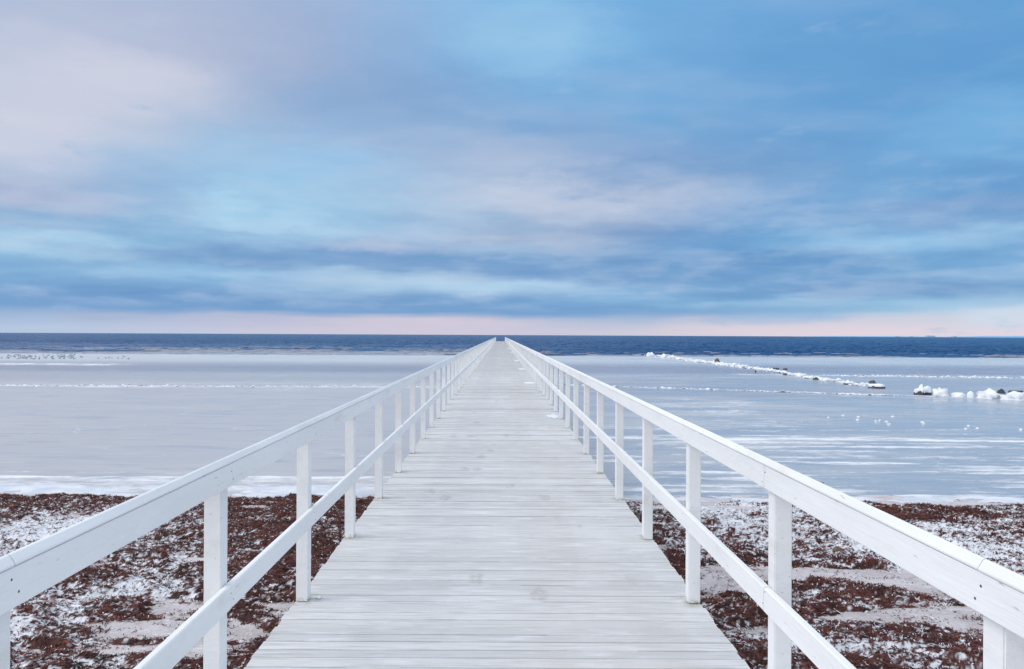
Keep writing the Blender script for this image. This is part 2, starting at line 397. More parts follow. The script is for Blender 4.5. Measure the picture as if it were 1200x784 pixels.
for (cx, cy, hw, hh, cc, amt) in CLOUDS:
    a0 = math.degrees(math.atan((cx - VPX) / F)); k0 = math.cos(R(a0))
    e0 = math.degrees(math.atan((392.4 - cy) / F * k0)); sa = math.degrees(hw / F) * k0 * k0; se = math.degrees(hh / F) * k0
    qa = nt.math('MULTIPLY', nt.math('SUBTRACT', caz, a0), .62 / sa)
    dl = nt.math('SUBTRACT', cel, e0)
    # the upper rim falls off faster than the base
    qe = nt.math('MAXIMUM', nt.math('MULTIPLY', dl, .95 / se), nt.math('MULTIPLY', dl, -.55 / se))
    rr = nt.math('ADD', nt.math('MULTIPLY', qa, qa), nt.math('MULTIPLY', qe, qe))
    f_ = nt.math('ADD', nt.math('POWER', 2.718, nt.math('MULTIPLY', rr, -1.0)), nt.math('MULTIPLY', nt.math('SUBTRACT', e3, .5), .60))
    cur = nt.mix(nt.math('MULTIPLY', nt.mapr(f_, .06, .95), amt), cur, tuple(s2l(cc)))
tex = nt.noise(nt.scale(d, (13, 13, 44), (7, 3, 1)), 1.0, 5, .52)
texm = nt.math('MULTIPLY', nt.mapr(el, 1.6, 3.0), nt.mapr(el, 8, 17, 1.0, .22))
cur = nt.mix(nt.math('MULTIPLY', nt.math('MULTIPLY', nt.mapr(tex, .52, .36), texm), .30), cur, (.78, .86, .92), 'MULTIPLY')
cur = nt.mix(nt.math('MULTIPLY', nt.math('MULTIPLY', nt.mapr(tex, .50, .66), texm), .16), cur, (.60, .69, .84))
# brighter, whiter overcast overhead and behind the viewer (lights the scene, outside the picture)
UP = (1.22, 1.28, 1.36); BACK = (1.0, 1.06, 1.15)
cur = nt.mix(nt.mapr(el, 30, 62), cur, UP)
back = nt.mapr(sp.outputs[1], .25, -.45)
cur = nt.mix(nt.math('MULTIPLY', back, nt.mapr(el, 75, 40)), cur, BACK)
# finer structure of the cloud base: rolls with darker blue grey undersides and paler lavender rims
zd = nt.math('ADD', nt.math('MAXIMUM', sp.outputs[2], 0.0), .16)
dome = nt.new('ShaderNodeCombineXYZ')
nt.put(dome.inputs[0], nt.math('DIVIDE', sp.outputs[0], zd)); nt.put(dome.inputs[1], nt.math('DIVIDE', sp.outputs[1], zd))
wa = nt.noise(nt.scale(dome.outputs[0], (1.0, 1.5, 1), (3, 1, 0)), 1.0, 3, .45)
wa2 = nt.noise(nt.scale(dome.outputs[0], (1.0, 1.5, 1), (3, 1.10, 0)), 1.0, 3, .45)   # the same clouds a little nearer: which way a roll faces
wb = nt.noise(nt.scale(d, (6, 6, 36), (5, 1, 3)), 1.0, 3, .5)
lowb = nt.mapr(el, 1.7, 3.0)
face = nt.math('MULTIPLY', nt.math('SUBTRACT', wa, wa2), 3.0)
under = nt.math('MULTIPLY', nt.mapr(nt.math('ADD', nt.math('SUBTRACT', .5, wa), face), -.05, .22), lowb)
rim = nt.math('MULTIPLY', nt.mapr(nt.math('SUBTRACT', nt.math('SUBTRACT', wa, .5), face), .02, .25), lowb)
cur = nt.mix(nt.math('MULTIPLY', under, .26), cur, (.74, .83, .91), 'MULTIPLY')
cur = nt.mix(nt.math('MULTIPLY', rim, .12), cur, (.60, .69, .85))
lowc = nt.math('MULTIPLY', nt.mapr(el, 1.7, 2.6), nt.mapr(el, 14, 6))
cur = nt.mix(nt.math('MULTIPLY', nt.math('MULTIPLY', nt.mapr(wb, .54, .38), lowc), .38), cur, (.70, .80, .89), 'MULTIPLY')
cur = nt.mix(nt.math('MULTIPLY', nt.math('MULTIPLY', nt.mapr(wb, .50, .64), lowc), .22), cur, (.54, .68, .87))
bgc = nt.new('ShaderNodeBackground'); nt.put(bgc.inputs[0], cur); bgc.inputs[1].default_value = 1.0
SUN_EL, SUN_AZ = 42, -100        # degrees up; degrees right of the pier direction (left and a little behind)
sky = nt.new('ShaderNodeTexSky', sky_type='NISHITA'); sky.sun_disc = False
sky.sun_elevation = R(SUN_EL); sky.sun_rotation = R(SUN_AZ)
bgs = nt.new('ShaderNodeBackground'); nt.put(bgs.inputs[0], sky.outputs[0]); bgs.inputs[1].default_value = .08
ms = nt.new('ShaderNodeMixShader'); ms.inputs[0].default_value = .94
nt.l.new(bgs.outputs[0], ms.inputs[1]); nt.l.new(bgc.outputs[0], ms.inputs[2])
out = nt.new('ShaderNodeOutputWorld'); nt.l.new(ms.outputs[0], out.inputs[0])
w.cycles.sampling_method = 'MANUAL'; w.cycles.sample_map_resolution = 512

sun = bpy.data.lights.new('sun', 'SUN'); so = bpy.data.objects.new('sun', sun); col.objects.link(so)
sun.energy = 1.35; sun.angle = R(30); sun.color = (1.0, .95, .91)
sd = Vector((math.sin(R(SUN_AZ)) * math.cos(R(SUN_EL)), math.cos(R(SUN_AZ)) * math.cos(R(SUN_EL)), math.sin(R(SUN_EL))))
so.rotation_euler = sd.to_track_quat('Z', 'Y').to_euler(); so.location = (-30, -5, 40)
vs = scene.view_settings
vs.view_transform = 'Standard'; vs.look = 'None'; vs.gamma = 1; vs.exposure = 0.0; vs.use_curve_mapping = False
scene.cycles.max_bounces = 6; scene.cycles.use_denoising = True

# ------------------------------------------------------------------ ground: beach and sea bed, one sheet
def ground_z(X, Y):
    z = np.interp(Y, [-60, -6, 4, 8.5, 10.2, 11.2, 13, 40, 12000], [1.2, -.35, -.80, -.86, -.93, -1.0, -1.12, -2.2, -8.0])
    damp = sstep(14, 11.5, Y)
    return z + (.055 * fbm(X * .45, Y * .8, 3, 4) + .018 * fbm(X * 3, Y * 6, 5, 3)) * damp

xs = np.r_[-12000, -4000, -1200, -400, -150, -60, -25, -14, np.arange(-10, 10.01, .05), 14, 25, 60, 150, 400, 1200, 4000, 12000]
ys = np.r_[-300, -120, -60, -30, -15, -6, -2, 0, 2, np.arange(3, 13.01, .05), 16, 25, 60, 200, 1000, 5000, 14000]
GX, GY = np.meshgrid(xs, ys)
GZ = ground_z(GX, GY)
ground = link(bpy.data.objects.new('ground', mesh_np('ground', np.stack([GX, GY, GZ], -1).reshape(-1, 3), grid_faces(*GX.shape), None, [SAND])))
tag(ground, kind='structure')

# ------------------------------------------------------------------ sea ice (a fan shaped grid with snow amounts)
uu = np.r_[-9, -4, -2, -1.4, np.linspace(-1.1, 1.1, 561), 1.4, 2, 4, 9]
yy = np.exp(np.linspace(math.log(10.9), math.log(92), 560))
U, IY = np.meshgrid(uu, yy); IX = U * IY
edge = 88 + 3.0 * fbm(IX * .05, IX * 0 + 3, 21, 4) + 1.0 * fbm(IX * .4, IX * 0, 22, 3)
IY = np.minimum(IY, edge)
def line(X, Y, X0, X1, f, width, amt, seed, wob=.35, wfreq=.25):
    yc = f(X) + wob * 2 * fbm(X * wfreq, X * 0 + seed, seed, 4)
    m = np.exp(-((Y - yc) / width) ** 2)
    g = .65 + .9 * fbm(X * 1.1, Y * .6, seed + 50, 3)
    return amt * m * np.clip(g, 0, 1.2) * sstep(X0 - .12 * abs(X0), X0, X) * sstep(X1 + .12 * abs(X1), X1, X)
left = sstep(.6, -.6, IX); right = 1 - left
S = np.zeros_like(IX)
S += left * line(IX, IY, -60, 2, lambda X: 33.5 + .03 * X + 1, .85, .80, 31, .5)
S += left * line(IX, IY, -60, 2, lambda X: 35.5 + .03 * X + 1, .5, .45, 32, .6)
S += line(IX, IY, -90, -33, lambda X: 57 + 0 * X, 1.9, 1.1, 33, .6)
S += left * (.62 + .8 * fbm(IX * .5, IY * 3.0, 37, 4)) * .75 * sstep(12.75, 12.45, IY + .5 * fbm(IX * .5, IY * .4, 34, 4))
S += left * line(IX, IY, -60, 2, lambda X: 12.55 + 0 * X, .10, .8, 38, .12, .5)
S += left * line(IX, IY, -60, 2, lambda X: 13.0 + 0 * X, .12, .45, 35, .15)
S += right * (.45 + .9 * fbm(IX * .9, IY * 3, 39, 4)) * sstep(11.45, 11.0, IY + .3 * fbm(IX * .8, IY * 0, 36, 4))
for (f, x0, x1, wd, am) in ((lambda X: 45.9 - .14 * (X - 23), 17, 80, .95, .9), (lambda X: 48.5 - .14 * (X - 23), 24, 80, .5, .5),
                            (lambda X: 35 - .36 * (X - 6.3), .5, 40, .45, .85), (lambda X: 33.6 - .36 * (X - 6.3), 13, 19, .35, .6),
                            (lambda X: 17.75 + 0 * X, 2, 40, .30, .80), (lambda X: 17.35 - .01 * X, 3.2, 40, .16, .6), (lambda X: 16.55 - .02 * X, 3.4, 40, .22, .75),
                            (lambda X: 15.15 - .02 * X, 4, 40, .16, .65), (lambda X: 13.4 - .01 * X, 4, 11, .08, .8), (lambda X: 14.2 + .01 * X, 2, 30, .06, .55),
                            (lambda X: 12.6 + .01 * X, 2, 30, .06, .6), (lambda X: 12.1 - .02 * X, 2, 30, .07, .6),
                            (lambda X: 11.6 + 0 * X, 1, 30, .06, .6), (lambda X: 21.5 + .03 * X, 5, 40, .10, .4), (lambda X: 24.8 - .06 * X, 14, 40, .12, .6)):
    S += right * line(IX, IY, x0, x1, f, wd, am * .85, int(x0 * 7 + wd * 100), .22 + .25 * wd, .45)
# mottled drift of snow in the middle distance right and small flecks
S += right * .75 * np.exp(-((IX - 7.5) / 3.2) ** 2 - ((IY - 26) / 3.6) ** 2) * np.clip(.5 + 2.0 * fbm(IX * .5, IY * 1.3, 41, 5), 0, 1)
S += right * np.clip(3.0 * fbm(IX * .4, IY * 3.4 + IX * .08, 43, 5) - .02, 0, .60) * sstep(24, 17, IY)
S += right * .42 * np.clip(.15 + 2.2 * fbm(IX * .22, IY * .55, 57, 3), 0, 1) * np.clip(.6 + 1.6 * fbm(IX * .9, IY * 2.6, 58, 5), 0, 1) * sstep(34, 26, IY)
S += left * np.clip(2.6 * fbm(IX * .3, IY * 1.6, 44, 5) - .5, 0, .4) * sstep(20, 30, IY)
S += .5 * sstep(1, 5, IX) * np.clip(fbm(IX * .1, IY * .8, 45, 4) * 2 - .2, 0, 1) * sstep(38, 44, IY) * sstep(64, 52, IY)
T = .75 * sstep(60, 72, IY + 4 * fbm(IX * .04, IY * .1, 46, 3)) * (.75 + .5 * fbm(IX * .2, IY * .25, 47, 4))
T -= (.9 * right + .6 * left) * sstep(44, 50, IY) * sstep(66, 56, IY)
T -= .45 * left * sstep(36, 40, IY) * sstep(62, 52, IY) * (.7 + .8 * fbm(IX * .1, IY * .3, 48, 3))
T -= .45 * right * sstep(27, 31, IY) * sstep(45, 38, IY) * (.7 + .9 * fbm(IX * .15, IY * .3, 49, 3))
IZ = ICE_Z + .012 * fbm(IX * .6, IY * .9, 51, 3) + S * (.012 + .020 * fbm(IX * 3, IY * 6, 52, 3)) * np.clip(IY / 16, 1, 4)
IZ = np.where(IY >= edge - 1e-6, ICE_Z - .12, IZ)
ice = link(bpy.data.objects.new('sea_ice', mesh_np('sea_ice', np.stack([IX, IY, IZ], -1).reshape(-1, 3), grid_faces(*IX.shape), {'snow': S.ravel(), 'tone': T.ravel()}, [ICE])))
tag(ice, kind='structure')

# ------------------------------------------------------------------ open sea beyond the ice, real waves near, fine chop far
uu = np.r_[-12, -5, -2, -1.3, np.linspace(-1.05, 1.05, 760), 1.3, 2, 5, 12]
yy = np.r_[np.exp(np.linspace(math.log(82), math.log(1500), 620)), 2200, 4000, 8000, 20000]
U, WY = np.meshgrid(uu, yy); WX = U * WY
CALM = np.clip(sstep(240, 92, WY) * sstep(.25, -.1, WX / WY) * (.75 + 2.2 * fbm(WX * .06, WY * .16, 67, 4)), 0, 1)
amp = (.26 * sstep(86, 120, WY) + .03) * (1 - .6 * CALM)
wv = fbm(WX * .22, WY * .42, 61, 4, .55) * amp * 1.7 + fbm(WX * .05, WY * .10, 66, 2) * amp * .8
wv += 1.5 * amp * np.abs(fbm(WX * .55, WY * .75, 63, 3)) + .6 * amp * fbm(WX * 1.3, WY * 1.5, 65, 2)
WZ = ICE_Z - .13 + wv * (WY < 1500)
sea = link(bpy.data.objects.new('sea', mesh_np('sea', np.stack([WX, WY, WZ], -1).reshape(-1, 3), grid_faces(*WX.shape), {'calm': CALM.ravel()}, [SEA])))
tag(sea, kind='structure')

# thin slush drifting off the edge of the ice
r_ = np.random.default_rng(77); V, Fc = [], []
for q in range(6500):
    lft = r_.uniform() < .8
    Y_ = 86 + r_.exponential(17 if lft else 5); X_ = (r_.uniform(-.80, .02) if lft else r_.uniform(.0, .85)) * Y_
    if Y_ > 165 or fbm(np.array([X_ * .05]), np.array([Y_ * .12]), 140, 3)[0] < -.12 + .004 * (Y_ - 86): continue
    k = 8; b0 = len(V); sx2 = r_.uniform(.25, 1.1); sy2 = sx2 * r_.uniform(.4, .9); z2 = ICE_Z - .13 + .10 + r_.uniform(0, .05)
    for i in range(k):
        a_ = (i + r_.uniform(-.3, .3)) / k * 6.283; V.append((X_ + sx2 * math.cos(a_) * r_.uniform(.7, 1.2), Y_ + sy2 * math.sin(a_) * r_.uniform(.7, 1.2), z2))
    V += [(v_[0], v_[1], v_[2] - .06) for v_ in V[b0:b0 + k]]
    Fc.append(tuple(b0 + i for i in range(k)))
    for i in range(k): Fc.append((b0 + i, b0 + k + i, b0 + k + (i + 1) % k, b0 + (i + 1) % k))
me = bpy.data.meshes.new('slush_ice'); me.from_pydata(V, [], Fc); me.materials.append(m_simple('slush', (.40, .41, .47), .5, (.30, .33, .41), .3))
tag(link(bpy.data.objects.new('slush_ice', me)), 'thin grey slush drifting in open water just beyond the ice edge', 'slush ice', kind='stuff')

# ------------------------------------------------------------------ seaweed washed ashore
def spots(X, Y, lst):
    """sum of soft patches given by where they lie in the photograph's view of the beach: (x, y, half width px, half height px, amount)"""
    t = np.zeros_like(X)
    for (px, py, hw, hh, a) in lst:
        x0, y0 = place(px, py, -.85)
        sx = hw / F * y0
        ya = place(px, py - hh, -.85)[1]; yb = place(px, py + hh, -.85)[1]
        sy = (ya - yb) / 2
        t += a * np.exp(-((X - x0) / sx) ** 2 - ((Y - y0) / sy) ** 2)
    return t
SANDY = [(195, 738, 60, 6, -.95), (150, 751, 55, 5, -.75), (235, 655, 45, 6, -.6), (215, 676, 30, 4, -.5), (330, 674, 50, 6, -.5), (205, 718, 25, 6, -.5),
         (295, 745, 20, 8, -.6), (340, 712, 25, 6, -.4), (25, 760, 30, 8, -.5), (235, 770, 25, 10, -.6),
         (850, 688, 60, 14, -.9), (1000, 673, 110, 8, -.95), (1110, 692, 70, 9, -.8), (1050, 727, 80, 11, -.95), (1120, 722, 40, 14, -.6), (900, 745, 40, 9, -.7), (1130, 740, 40, 7, -.6),
         (1140, 755, 40, 8, -.3), (960, 712, 60, 7, .5), (1080, 705, 60, 6, .3), (975, 690, 40, 4, .4), (1010, 700, 60, 5, .5), (1060, 760, 70, 14, .6), (950, 735, 30, 6, .4)]
def cover(X, Y):
    c = .40 + 1.05 * fbm(X * .75, Y * 1.5, 71, 5, .55) + 1.6 * fbm(X * 1.7, Y * 6.5, 77, 6, .62)
    c = c + 1.05 * spots(X, Y, SANDY)
    edge = 10.95 + .9 * fbm(X * 1.3, Y * .6, 79, 5, .6) - .26 * sstep(0, 2, X)
    return c - 1.6 * sstep(edge - .25, edge + .1, Y)
FROSTY = [(40, 630, 130, 40, .62), (140, 610, 80, 20, .35), (30, 735, 70, 30, .45), (210, 660, 40, 25, .25), (170, 690, 50, 16, .3), (350, 650, 30, 20, -.2), (380, 600, 40, 14, -.1),
          (60, 575, 40, 4, -.25), (200, 576, 40, 5, -.4), (300, 574, 100, 7, -.3),
          (850, 590, 130, 9, .35), (1000, 600, 60, 14, .3), (1150, 612, 80, 14, .25), (850, 600, 90, 25, .65), (840, 640, 70, 16, .25), (1000, 640, 80, 16, .3), (1120, 640, 90, 35, .65), (1180, 600, 40, 12, .3), (1060, 602, 45, 9, -.7), (1150, 599, 30, 5, -.6),
          (930, 760, 60, 20, .5), (1040, 775, 60, 12, .45), (790, 660, 30, 40, -.15), (840, 735, 40, 30, .15), (1100, 735, 50, 10, -.1)]
def frost(X, Y):
    return .25 + spots(X, Y, FROSTY) + .45 * fbm(X * 1.2, Y * 2.0, 83, 4)

PAL = np.array([(.052, .018, .016), (.10, .030, .024), (.15, .046, .036), (.075, .032, .028), (.20, .075, .050), (.030, .012, .012), (.20, .11, .060)])
PW = np.array([.22, .25, .18, .15, .06, .11, .03])
def relief(X, Y):
    """heaps and hollows of the matted weed, metres"""
    big = fbm(X * 2.2, Y * 4.2, 90, 3, .5); mid = fbm(X * 7, Y * 13, 91, 4, .6)
    return .085 * big + .085 * mid, mid + .5 * big
def whiteness(X, Y, jit=0):
    r, q = relief(X, Y)
    sp = fbm(X * 24, Y * 52, 93, 3, .65)
    return frost(X, Y) * .60 - .65 * q + 1.1 * sp - .24 + jit
# the matted bulk
mx = np.arange(-9.6, 9.61, .016); my = np.arange(3.6, 11.6, .014)
MX, MY = np.meshgrid(mx, my); C = cover(MX, MY)
up = np.clip(C * 2.5, 0, 1)
RL, RQ = relief(MX, MY)
MZ = ground_z(MX, MY) - .012 + np.clip(C, 0, .8) * .05 + up * (RL + .030) + .018 * up * fbm(MX * 32, MY * 42, 97, 2)
white = sstep(.02, .12, whiteness(MX, MY))
tn = np.clip(fbm(MX * 14, MY * 26, 95, 3) * 1.6 + .45 + RQ * .9, 0, 1)[..., None]
tone = np.array([.020, .009, .009]) * (1 - tn) + np.array([.13, .045, .037]) * tn
tone = tone * (1 - white[..., None]) + np.array([.68, .70, .75]) * (.75 + .5 * np.clip(fbm(MX * 9, MY * 17, 96, 3) + .5, 0, 1))[..., None] * white[..., None]
fc = grid_faces(*MX.shape)
keep = (C.ravel()[fc] > 0.0).all(1)
fc = fc[keep]
used = np.unique(fc); remap = np.full(MX.size, -1); remap[used] = np.arange(len(used))
v_all = [np.stack([MX, MY, MZ], -1).reshape(-1, 3)[used]]; f_all = [remap[fc]]; t_all = [tone.reshape(-1, 3)[used]]
nv = len(used)
# loose blades, each a bent ribbon, lying the way their clump lies
N = 760000
bx = rng.uniform(-9.2, 9.2, N); by = rng.uniform(4.0, 11.4, N)
ok = (np.abs(bx) > .9) & (np.abs(bx) < .86 * by + .4)
bx, by = bx[ok], by[ok]
c = cover(bx, by)
wv0 = whiteness(bx, by, rng.normal(0, .05, len(bx)))
lone = (rng.uniform(0, 1, len(bx)) < .16) & (fbm(bx * 2.5, by * 8, 98, 4) > .06)
ok = ((c > rng.uniform(-.08, .16, len(bx))) | (lone & (c > -.8))) & ((wv0 < .05) | (rng.uniform(0, 1, len(bx)) < .16))
bx, by, c, wv0 = bx[ok], by[ok], c[ok], wv0[ok]
n = len(bx)
ang = fbm(bx * 5, by * 7, 94, 3) * 6.5 + rng.normal(0, .55, n)
L = rng.uniform(.010, .036, n) * np.where(rng.uniform(0, 1, n) < .12, 2.6, 1); W = rng.uniform(.0022, .0055, n)
gz = ground_z(bx, by); RL, RQ = relief(bx, by)
z0 = gz + np.maximum(np.clip(c, 0, .8) * .05 + np.clip(c * 2.5, 0, 1) * (RL + .030) - .012, 0) + rng.uniform(-.004, .012, n)
dx, dy = np.cos(ang), np.sin(ang); bend = rng.normal(0, .35, n)
arch = rng.uniform(-.002, .010, n); tilt = rng.normal(0, .006, n)
roll = rng.uniform(-.7, .7, n)
vv = np.zeros((n, 6, 3), np.float32)
for k, s in enumerate((-1, 0, 1)):
    cx = bx + dx * s * L / 2 - dy * bend * L / 2 * s * s; cy = by + dy * s * L / 2 + dx * bend * L / 2 * s * s
    cz = z0 + arch * (1 - s * s) + tilt * s
    wv_ = W * (.55 if s else 1)
    for q, e in enumerate((-1, 1)):
        vv[:, k * 2 + q, 0] = cx - dy * wv_ * e * np.cos(roll)
        vv[:, k * 2 + q, 1] = cy + dx * wv_ * e * np.cos(roll)
        vv[:, k * 2 + q, 2] = cz + wv_ * e * np.sin(roll)
base = nv + np.arange(n)[:, None] * 6
ff = np.concatenate([base + np.array([0, 1, 3, 2]), base + np.array([2, 3, 5, 4])])
pick = rng.choice(len(PAL), n, p=PW)
tc_ = (.45 * PAL[pick] + .55 * np.array([.110, .033, .027])) * rng.uniform(.75, 1.25, n)[:, None] * np.exp(2.6 * fbm(bx * 13, by * 26, 92, 3, .6) + .9 * fbm(bx * 3, by * 6, 89, 2))[:, None]
rust = sstep(.16, .30, fbm(bx * 1.5, by * 2.5, 99, 3))[:, None] * .6
tc_ = tc_ * (1 - rust) + np.array([.17, .060, .030]) * rust * rng.uniform(.5, 1.2, n)[:, None]
wh = ((wv0 > .07) & (rng.uniform(0, 1, n) < .6) | (rng.uniform(0, 1, n) < .03 + .10 * np.clip(frost(bx, by), 0, 1)))[:, None]
tc_ = np.where(wh, np.array([.80, .82, .86]) * rng.uniform(.8, 1.02, n)[:, None], tc_)
v_all.append(vv.reshape(-1, 3)); f_all.append(ff); t_all.append(np.repeat(tc_, 6, 0))
weed = link(bpy.data.objects.new('seaweed', mesh_np('seaweed', np.concatenate(v_all), np.concatenate(f_all), {'tone': np.concatenate(t_all)}, [WEED], smooth=False)))
tag(weed, 'frosted red brown seaweed washed up in mats on the beach', 'seaweed', kind='stuff')

# snow along the shoreline
sx_ = np.arange(-16, 16.01, .06); sy_ = np.arange(9.6, 12.9, .04)
SX, SY = np.meshgrid(sx_, sy_)
rt = sstep(-.5, 1.5, SX)
c0 = 11.45 - .50 * rt; wd = .55 - .22 * rt
prof = .75 - .22 * rt - ((SY - c0) / wd) ** 2 + 2.2 * fbm(SX * 1.6, SY * 3.0, 101, 5, .6)
hz = np.clip(prof, -.3, 1) * .05 + .025 * fbm(SX * 7, SY * 12, 103, 3)
SZ = np.maximum(ground_z(SX, SY), ICE_Z) - .012 + hz
fc = grid_faces(*SX.shape); fc = fc[(prof.ravel()[fc] > -.12).all(1)]
used = np.unique(fc); remap = np.full(SX.size, -1); remap[used] = np.arange(len(used))
shore = link(bpy.data.objects.new('snow', mesh_np('snow', np.stack([SX, SY, SZ], -1).reshape(-1, 3)[used], remap[fc], None, [m_snow('shore_snow', (.68, .71, .76), (.54, .58, .66))])))
tag(shore, 'crusted white snow along the shoreline between seaweed and ice', 'snow', kind='stuff')

# ------------------------------------------------------------------ the pier
Y0, Y1 = -1.6, 180.0
SP = 1.307; PY0 = 1.566          # post spacing, front face of the first post in view
XI, XO = 1.166, 1.239            # inner and outer faces of the posts
pier = empty('pier', (0, 0, 0))
tag(pier, 'long narrow white wooden pier with railings running straight out to sea', 'pier')

class MB:
    def __init__(s): s.v = []; s.f = []; s.m = []; s.a = []
    def prism(s, prof, y0, y1, flip=False, mi=0, j=(0, 0)):
        """profile of (x, z) points run along y"""
        b = len(s.v); k = len(prof)
        for y in (y0, y1):
            for (x, z) in prof: s.v.append((x + j[0], y, z + j[1]))
        for i in range(k):
            q = (b + i, b + (i + 1) % k, b + k + (i + 1) % k, b + k + i)
            s.f.append(q); s.m.append(mi)
        s.f.append(tuple(b + i for i in range(k))); s.f.append(tuple(b + k + i for i in range(k - 1, -1, -1))); s.m += [mi, mi]
    def box(s, x0, x1, y0, y1, z0, z1, mi=0): s.prism([(x0, z0), (x0, z1), (x1, z1), (x1, z0)], y0, y1, mi=mi)
    def build(s, name, mats, parent=None, bevel=0):
        me = bpy.data.meshes.new(name); me.from_pydata(s.v, [], s.f)
        for m in mats: me.materials.append(m)
        me.polygons.foreach_set('material_index', s.m)
        bm = bmesh.new(); bm.from_mesh(me); bmesh.ops.recalc_face_normals(bm, faces=bm.faces)
        if bevel: bmesh.ops.bevel(bm, geom=bm.edges[:], offset=bevel, segments=2, affect='EDGES', clamp_overlap=True)
        bm.to_mesh(me); bm.free(); me.update()
        return link(bpy.data.objects.new(name, me), parent)

def cut_corners(x0, x1, z0, z1, c=.004):
    return [(x0 + c, z0), (x0, z0 + c), (x0, z1 - c), (x0 + c, z1), (x1 - c, z1), (x1, z1 - c), (x1, z0 + c), (x1 - c, z0)]

# deck: one mesh of single planks
dv, df, dr = [], [], []
y = Y0; i = 0
while y < Y1:
    gap = random.choice((.004, .005, .006, .006, .007, .008)); wdt = .094 + random.choice((0, 0, .004, -.006)) - gap + random.uniform(-.003, .003)
    dz = random.gauss(0, .0018); rx = random.gauss(0, .0016)
    x0 = -1.243 - random.uniform(-.005, .006); x1 = 1.243 + random.uniform(-.005, .006)
    c = .002 if y < 30 else 0
    prof = [(y, -.030), (y, dz - c - rx), (y + c, dz - rx), (y + wdt - c, dz + rx), (y + wdt, dz - c + rx), (y + wdt, -.030)] if c else \
           [(y, -.030), (y, dz), (y + wdt, dz), (y + wdt, -.030)]
    k = len(prof); b = len(dv)
    skew = random.gauss(0, .0012)
    for x, s in ((x0, -1), (x1, 1)):
        for (py, pz) in prof: dv.append((x, py + skew * s, pz))
    for q in range(k): df.append((b + q, b + k + q, b + k + (q + 1) % k, b + (q + 1) % k))
    df.append(tuple(b + q for q in range(k))); df.append(tuple(b + k + q for q in range(k - 1, -1, -1)))
    dr += [random.random()] * (2 * k)
    if y < 70:      # frost bridging parts of the joint
        for q in range(random.choice((0, 1, 2, 3, 4))):
            fx = random.uniform(-1.2, 1.0); fl = random.uniform(.08, .9); b = len(dv); z1 = -random.uniform(.001, .007)
            fx2 = min(fx + fl, 1.22)
            dv += [(fx, y + wdt - .001, z1), (fx2, y + wdt - .001, z1), (fx2, y + wdt + gap + .001, z1 - .001), (fx, y + wdt + gap + .001, z1 - .001)]
            df.append((b, b + 1, b + 2, b + 3)); dr += [.95] * 4
    y += wdt + gap; i += 1
me = bpy.data.meshes.new('deck'); me.from_pydata(dv, [], df); me.materials.append(DECK)
at = me.attributes.new('rnd', 'FLOAT', 'POINT'); at.data.foreach_set('value', dr)
bm = bmesh.new(); bm.from_mesh(me); bmesh.ops.recalc_face_normals(bm, faces=bm.faces); bm.to_mesh(me); bm.free()
deck = link(bpy.data.objects.new('deck', me), pier)

# bearers and piles below
for x in (-1.0, 0, 1.0):
    b = MB(); b.box(x - .04, x + .04, Y0 + .05, Y1 - .05, -.235, -.032); b.build('beam', [TIMBER], pier)
pm = None
for k in range(35):
    for x in (-1.0, 1.0):
        yk = 2.9 + k * 5.228
        if yk > Y1: continue
        if pm is None:
            bm = bmesh.new()
            bmesh.ops.create_cone(bm, cap_ends=True, segments=16, radius1=.10, radius2=.09, depth=3.4)
            pm = bpy.data.meshes.new('pile'); bm.to_mesh(pm); bm.free(); pm.materials.append(TIMBER)
        o = link(bpy.data.objects.new('pile', pm), pier); o.location = (x, yk, -.24 - 1.7)

# post mesh, shared
b = MB(); b.prism([(-.0365, -.0365), (-.0365, .0365), (.0365, .0365), (.0365, -.0365)], 0, 1.062)
pv = [(x, z, y) for (x, y, z) in b.v]
me = bpy.data.meshes.new('post'); me.from_pydata(pv, [], b.f); me.materials.append(PAINT)
bm = bmesh.new(); bm.from_mesh(me); bmesh.ops.recalc_face_normals(bm, faces=bm.faces)
bmesh.ops.bevel(bm, geom=bm.edges[:], offset=.004, segments=2, affect='EDGES'); bm.to_mesh(me); bm.free()
POST = me
posts_y = [PY0 + SP * k + .0365 for k in range(-2, 200) if PY0 + SP * k < Y1 - .1]

